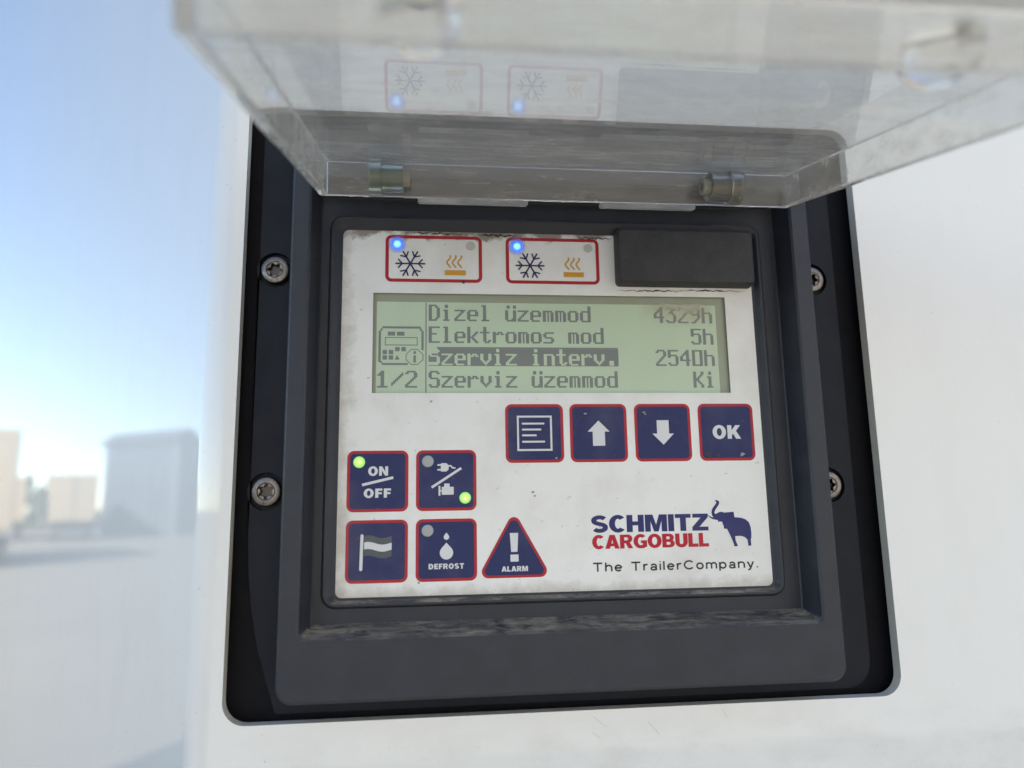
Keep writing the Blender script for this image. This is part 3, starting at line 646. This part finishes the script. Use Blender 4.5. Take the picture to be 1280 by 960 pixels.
# clear buffers near the free edge
for x, d in ((-43, 139), (48.5, 136)):
    bm = bmesh.new(); n = 28; pr = [(6.0, 0.05), (6.6, .8), (6.6, 4.0)]+[(6.6*math.cos(R(a)), 4.0+4.6*math.sin(R(a))) for a in (12, 24, 36, 48, 60, 72, 84)]
    rr = [[bm.verts.new(LPt(x+r*math.cos(2*math.pi*i/n), d+r*math.sin(2*math.pi*i/n), -.05-t)) for i in range(n)] for r, t in pr]
    for a, b in zip(rr, rr[1:]):
        for i in range(n): bm.faces.new((a[i], a[(i+1) % n], b[(i+1) % n], b[i]))
    bm.faces.new(rr[-1]); bm.faces.new(rr[0][::-1]); bmesh.ops.recalc_face_normals(bm, faces=bm.faces)
    obj('lid_buffer', bm, BUMP, lid)

# ------------------------------------------------------------------ the yard that the glossy flank mirrors
def yaw_box(name, parent, mat, size, off, rz, label=None):
    """A box of size (w, d, h), its base centre at off in the parent's own turned frame."""
    bm = add_box(bmesh.new(), (-size[0]/2, -size[1]/2, 0), (size[0]/2, size[1]/2, size[2]))
    bmesh.ops.rotate(bm, verts=bm.verts, cent=(0, 0, 0), matrix=Matrix.Rotation(rz, 3, 'Z'))
    o_ = Matrix.Rotation(rz, 3, 'Z') @ Vector(off); bmesh.ops.translate(bm, verts=bm.verts, vec=o_+Vector(parent.location))
    return obj(name, bm, mat, parent, label, smooth=False)
def wheel(parent, off, rz, mats):
    bm = bmesh.new(); n = 20; rot = Matrix.Rotation(rz, 3, 'Z')
    for r, x0, x1, mi in ((.5, -.15, .15, 0), (.27, -.16, .16, 1)):
        rr = [[bm.verts.new(rot @ (Vector(off)+Vector((x, r*math.cos(2*math.pi*i/n), .5+r*math.sin(2*math.pi*i/n))))+Vector(parent.location)) for i in range(n)] for x in (x0, x1)]
        for i in range(n): bm.faces.new((rr[0][i], rr[0][(i+1) % n], rr[1][(i+1) % n], rr[1][i])).material_index = mi
        bm.faces.new(rr[1]).material_index = mi; bm.faces.new(rr[0][::-1]).material_index = mi
    obj('wheel', bm, mats, parent)
CREAM = N('trailer_cream', (.36, .29, .20), .5).m; TYRE = N('tyre', (.02, .02, .02), .8).m; DARK = N('chassis_dark', (.03, .03, .035), .6).m
SLATE = N('shed_grey', (.055, .07, .10), .6).m; ROOF = N('shed_roof', (.06, .065, .085), .6).m; PALE = N('trim_pale', (.6, .6, .58), .5).m
def az_pt(az, D): return Vector((math.sin(R(az))*D, math.cos(R(az))*D, GZ))
def yard_trailer(az, D, face, label, w_=2.5, hh=2.9):
    rz = R(face); e = empty('box_trailer', az_pt(az, D), label, 'trailer', 'box trailers parked across the yard')
    yaw_box('cargo_box', e, CREAM, (w_, 8, hh), (0, 0, 1.15), rz); yaw_box('chassis', e, DARK, (1.2, 7.6, .25), (0, 0, .85), rz)
    yaw_box('bumper', e, DARK, (w_*.95, .12, .14), (0, -4.0, .6), rz)
    for dx in (-.62, .62): yaw_box('rear_door', e, CREAM, (1.16, .05, hh-.2), (dx, -4.03, 1.25), rz)
    for dx in (-1, 1):
        for dy in (-3.2, -1.9): wheel(e, (dx, dy, 0), rz, [TYRE, PALE])
yard_trailer(308.2, 56, 49, 'cream box trailer parked between two others in the yard')
yard_trailer(312.3, 60, 46, 'cream box trailer second from the edge of the yard')
yard_trailer(314.3, 33, 43, 'tall cream box trailer nearest across the yard', 2.5, 3.4)
# unseen white trailer, added to even out the wall's reflection and bounce warm light
FILLER = N('fill_trailer_white', (.74, .72, .68), .6); FILLER.mix(FILLER.ramp(FILLER.noise(3, 4, .6, (1, 1, .2)), .45, .75, 0, .3), (.55, .53, .49)); FILLER = FILLER.m
e = empty('fill_trailer', Vector((5.5, -4.6, GZ)), 'unseen white trailer added opposite the control unit to fill its light', 'trailer')
yaw_box('cargo_box', e, FILLER, (13.4, 2.5, 3.4), (0, 0, .62), 0); yaw_box('fill_trailer_skirt', e, FILLER, (13.0, 2.3, .5), (0, 0, .11), 0)  # box and skirt of the unseen added trailer
for dx in (-4.6, 3.2, 4.6):
    for dy in (-1.02, 1.02): wheel(e, (dx, dy, 0), R(90), [TYRE, PALE])
rz = R(18); sh = empty('storage_shed', az_pt(301.3, 62), 'blue grey gabled shed beyond the yard', 'building')
yaw_box('shed_wall', sh, SLATE, (7.6, 8, 2.9), (0, 0, 0), rz)
bm = bmesh.new(); rot = Matrix.Rotation(rz, 3, 'Z')
pr = [(-4.1, 3.3), (3.0, 7.6), (4.1, 6.9), (4.1, 6.6), (3.0, 7.2), (-4.1, 3.0)]
ra, rb = [[bm.verts.new(rot @ Vector((x, y, z))+Vector(sh.location)) for x, z in pr] for y in (-4.2, 4.2)]
for i in range(6): bm.faces.new((ra[i], ra[(i+1) % 6], rb[(i+1) % 6], rb[i]))
bm.faces.new(ra); bm.faces.new(rb[::-1])
obj('shed_roof', bm, ROOF, sh, smooth=False)
bm = bmesh.new(); pr = [(-3.8, 2.9), (3.8, 2.9), (3.8, 6.75), (3.0, 7.22), (-3.8, 3.08)]
ra, rb = [[bm.verts.new(rot @ Vector((x, y, z))+Vector(sh.location)) for x, z in pr] for y in (-3.9, 3.9)]
for i in range(5): bm.faces.new((ra[i], ra[(i+1) % 5], rb[(i+1) % 5], rb[i]))
bm.faces.new(ra); bm.faces.new(rb[::-1]); obj('shed_gable', bm, SLATE, sh, smooth=False)
yaw_box('corner_trim', sh, N('trim_grey', (.15, .165, .19), .5).m, (.3, .3, 6.3), (3.9, -4.1, 0), rz)

# far-off trees along the edge of the yard, seen as one mass
bm = bmesh.new(); rnd = random.Random(3)
for i in range(5200):
    az = rnd.uniform(285, 330); D = rnd.uniform(84, 92); top = 3.6+1.5*math.sin(az*1.1)+.9*math.sin(az*3.7+1)+.5*math.sin(az*9)
    zz = rnd.random()**.8*top; c = az_pt(az, D)+Vector((0, 0, zz)); sz_ = rnd.uniform(.25, .6)
    a = Vector((rnd.uniform(-1, 1), rnd.uniform(-1, 1), rnd.uniform(-1, 1))).normalized(); b = a.orthogonal().normalized()
    bm.faces.new([bm.verts.new(c+a*sz_), bm.verts.new(c+b*sz_*.6), bm.verts.new(c-a*sz_), bm.verts.new(c-b*sz_*.6)])
LEAF = N('tree_leaf', (.06, .075, .04), .7); LEAF.mix(LEAF.ramp(LEAF.noise(.6, 3), .4, .65), (.09, .10, .05))
tr_ = obj('far_trees', bm, LEAF.m, smooth=False); tr_['kind'] = 'stuff'; tr_['label'] = 'dark line of trees far beyond the yard'; tr_['category'] = 'trees'
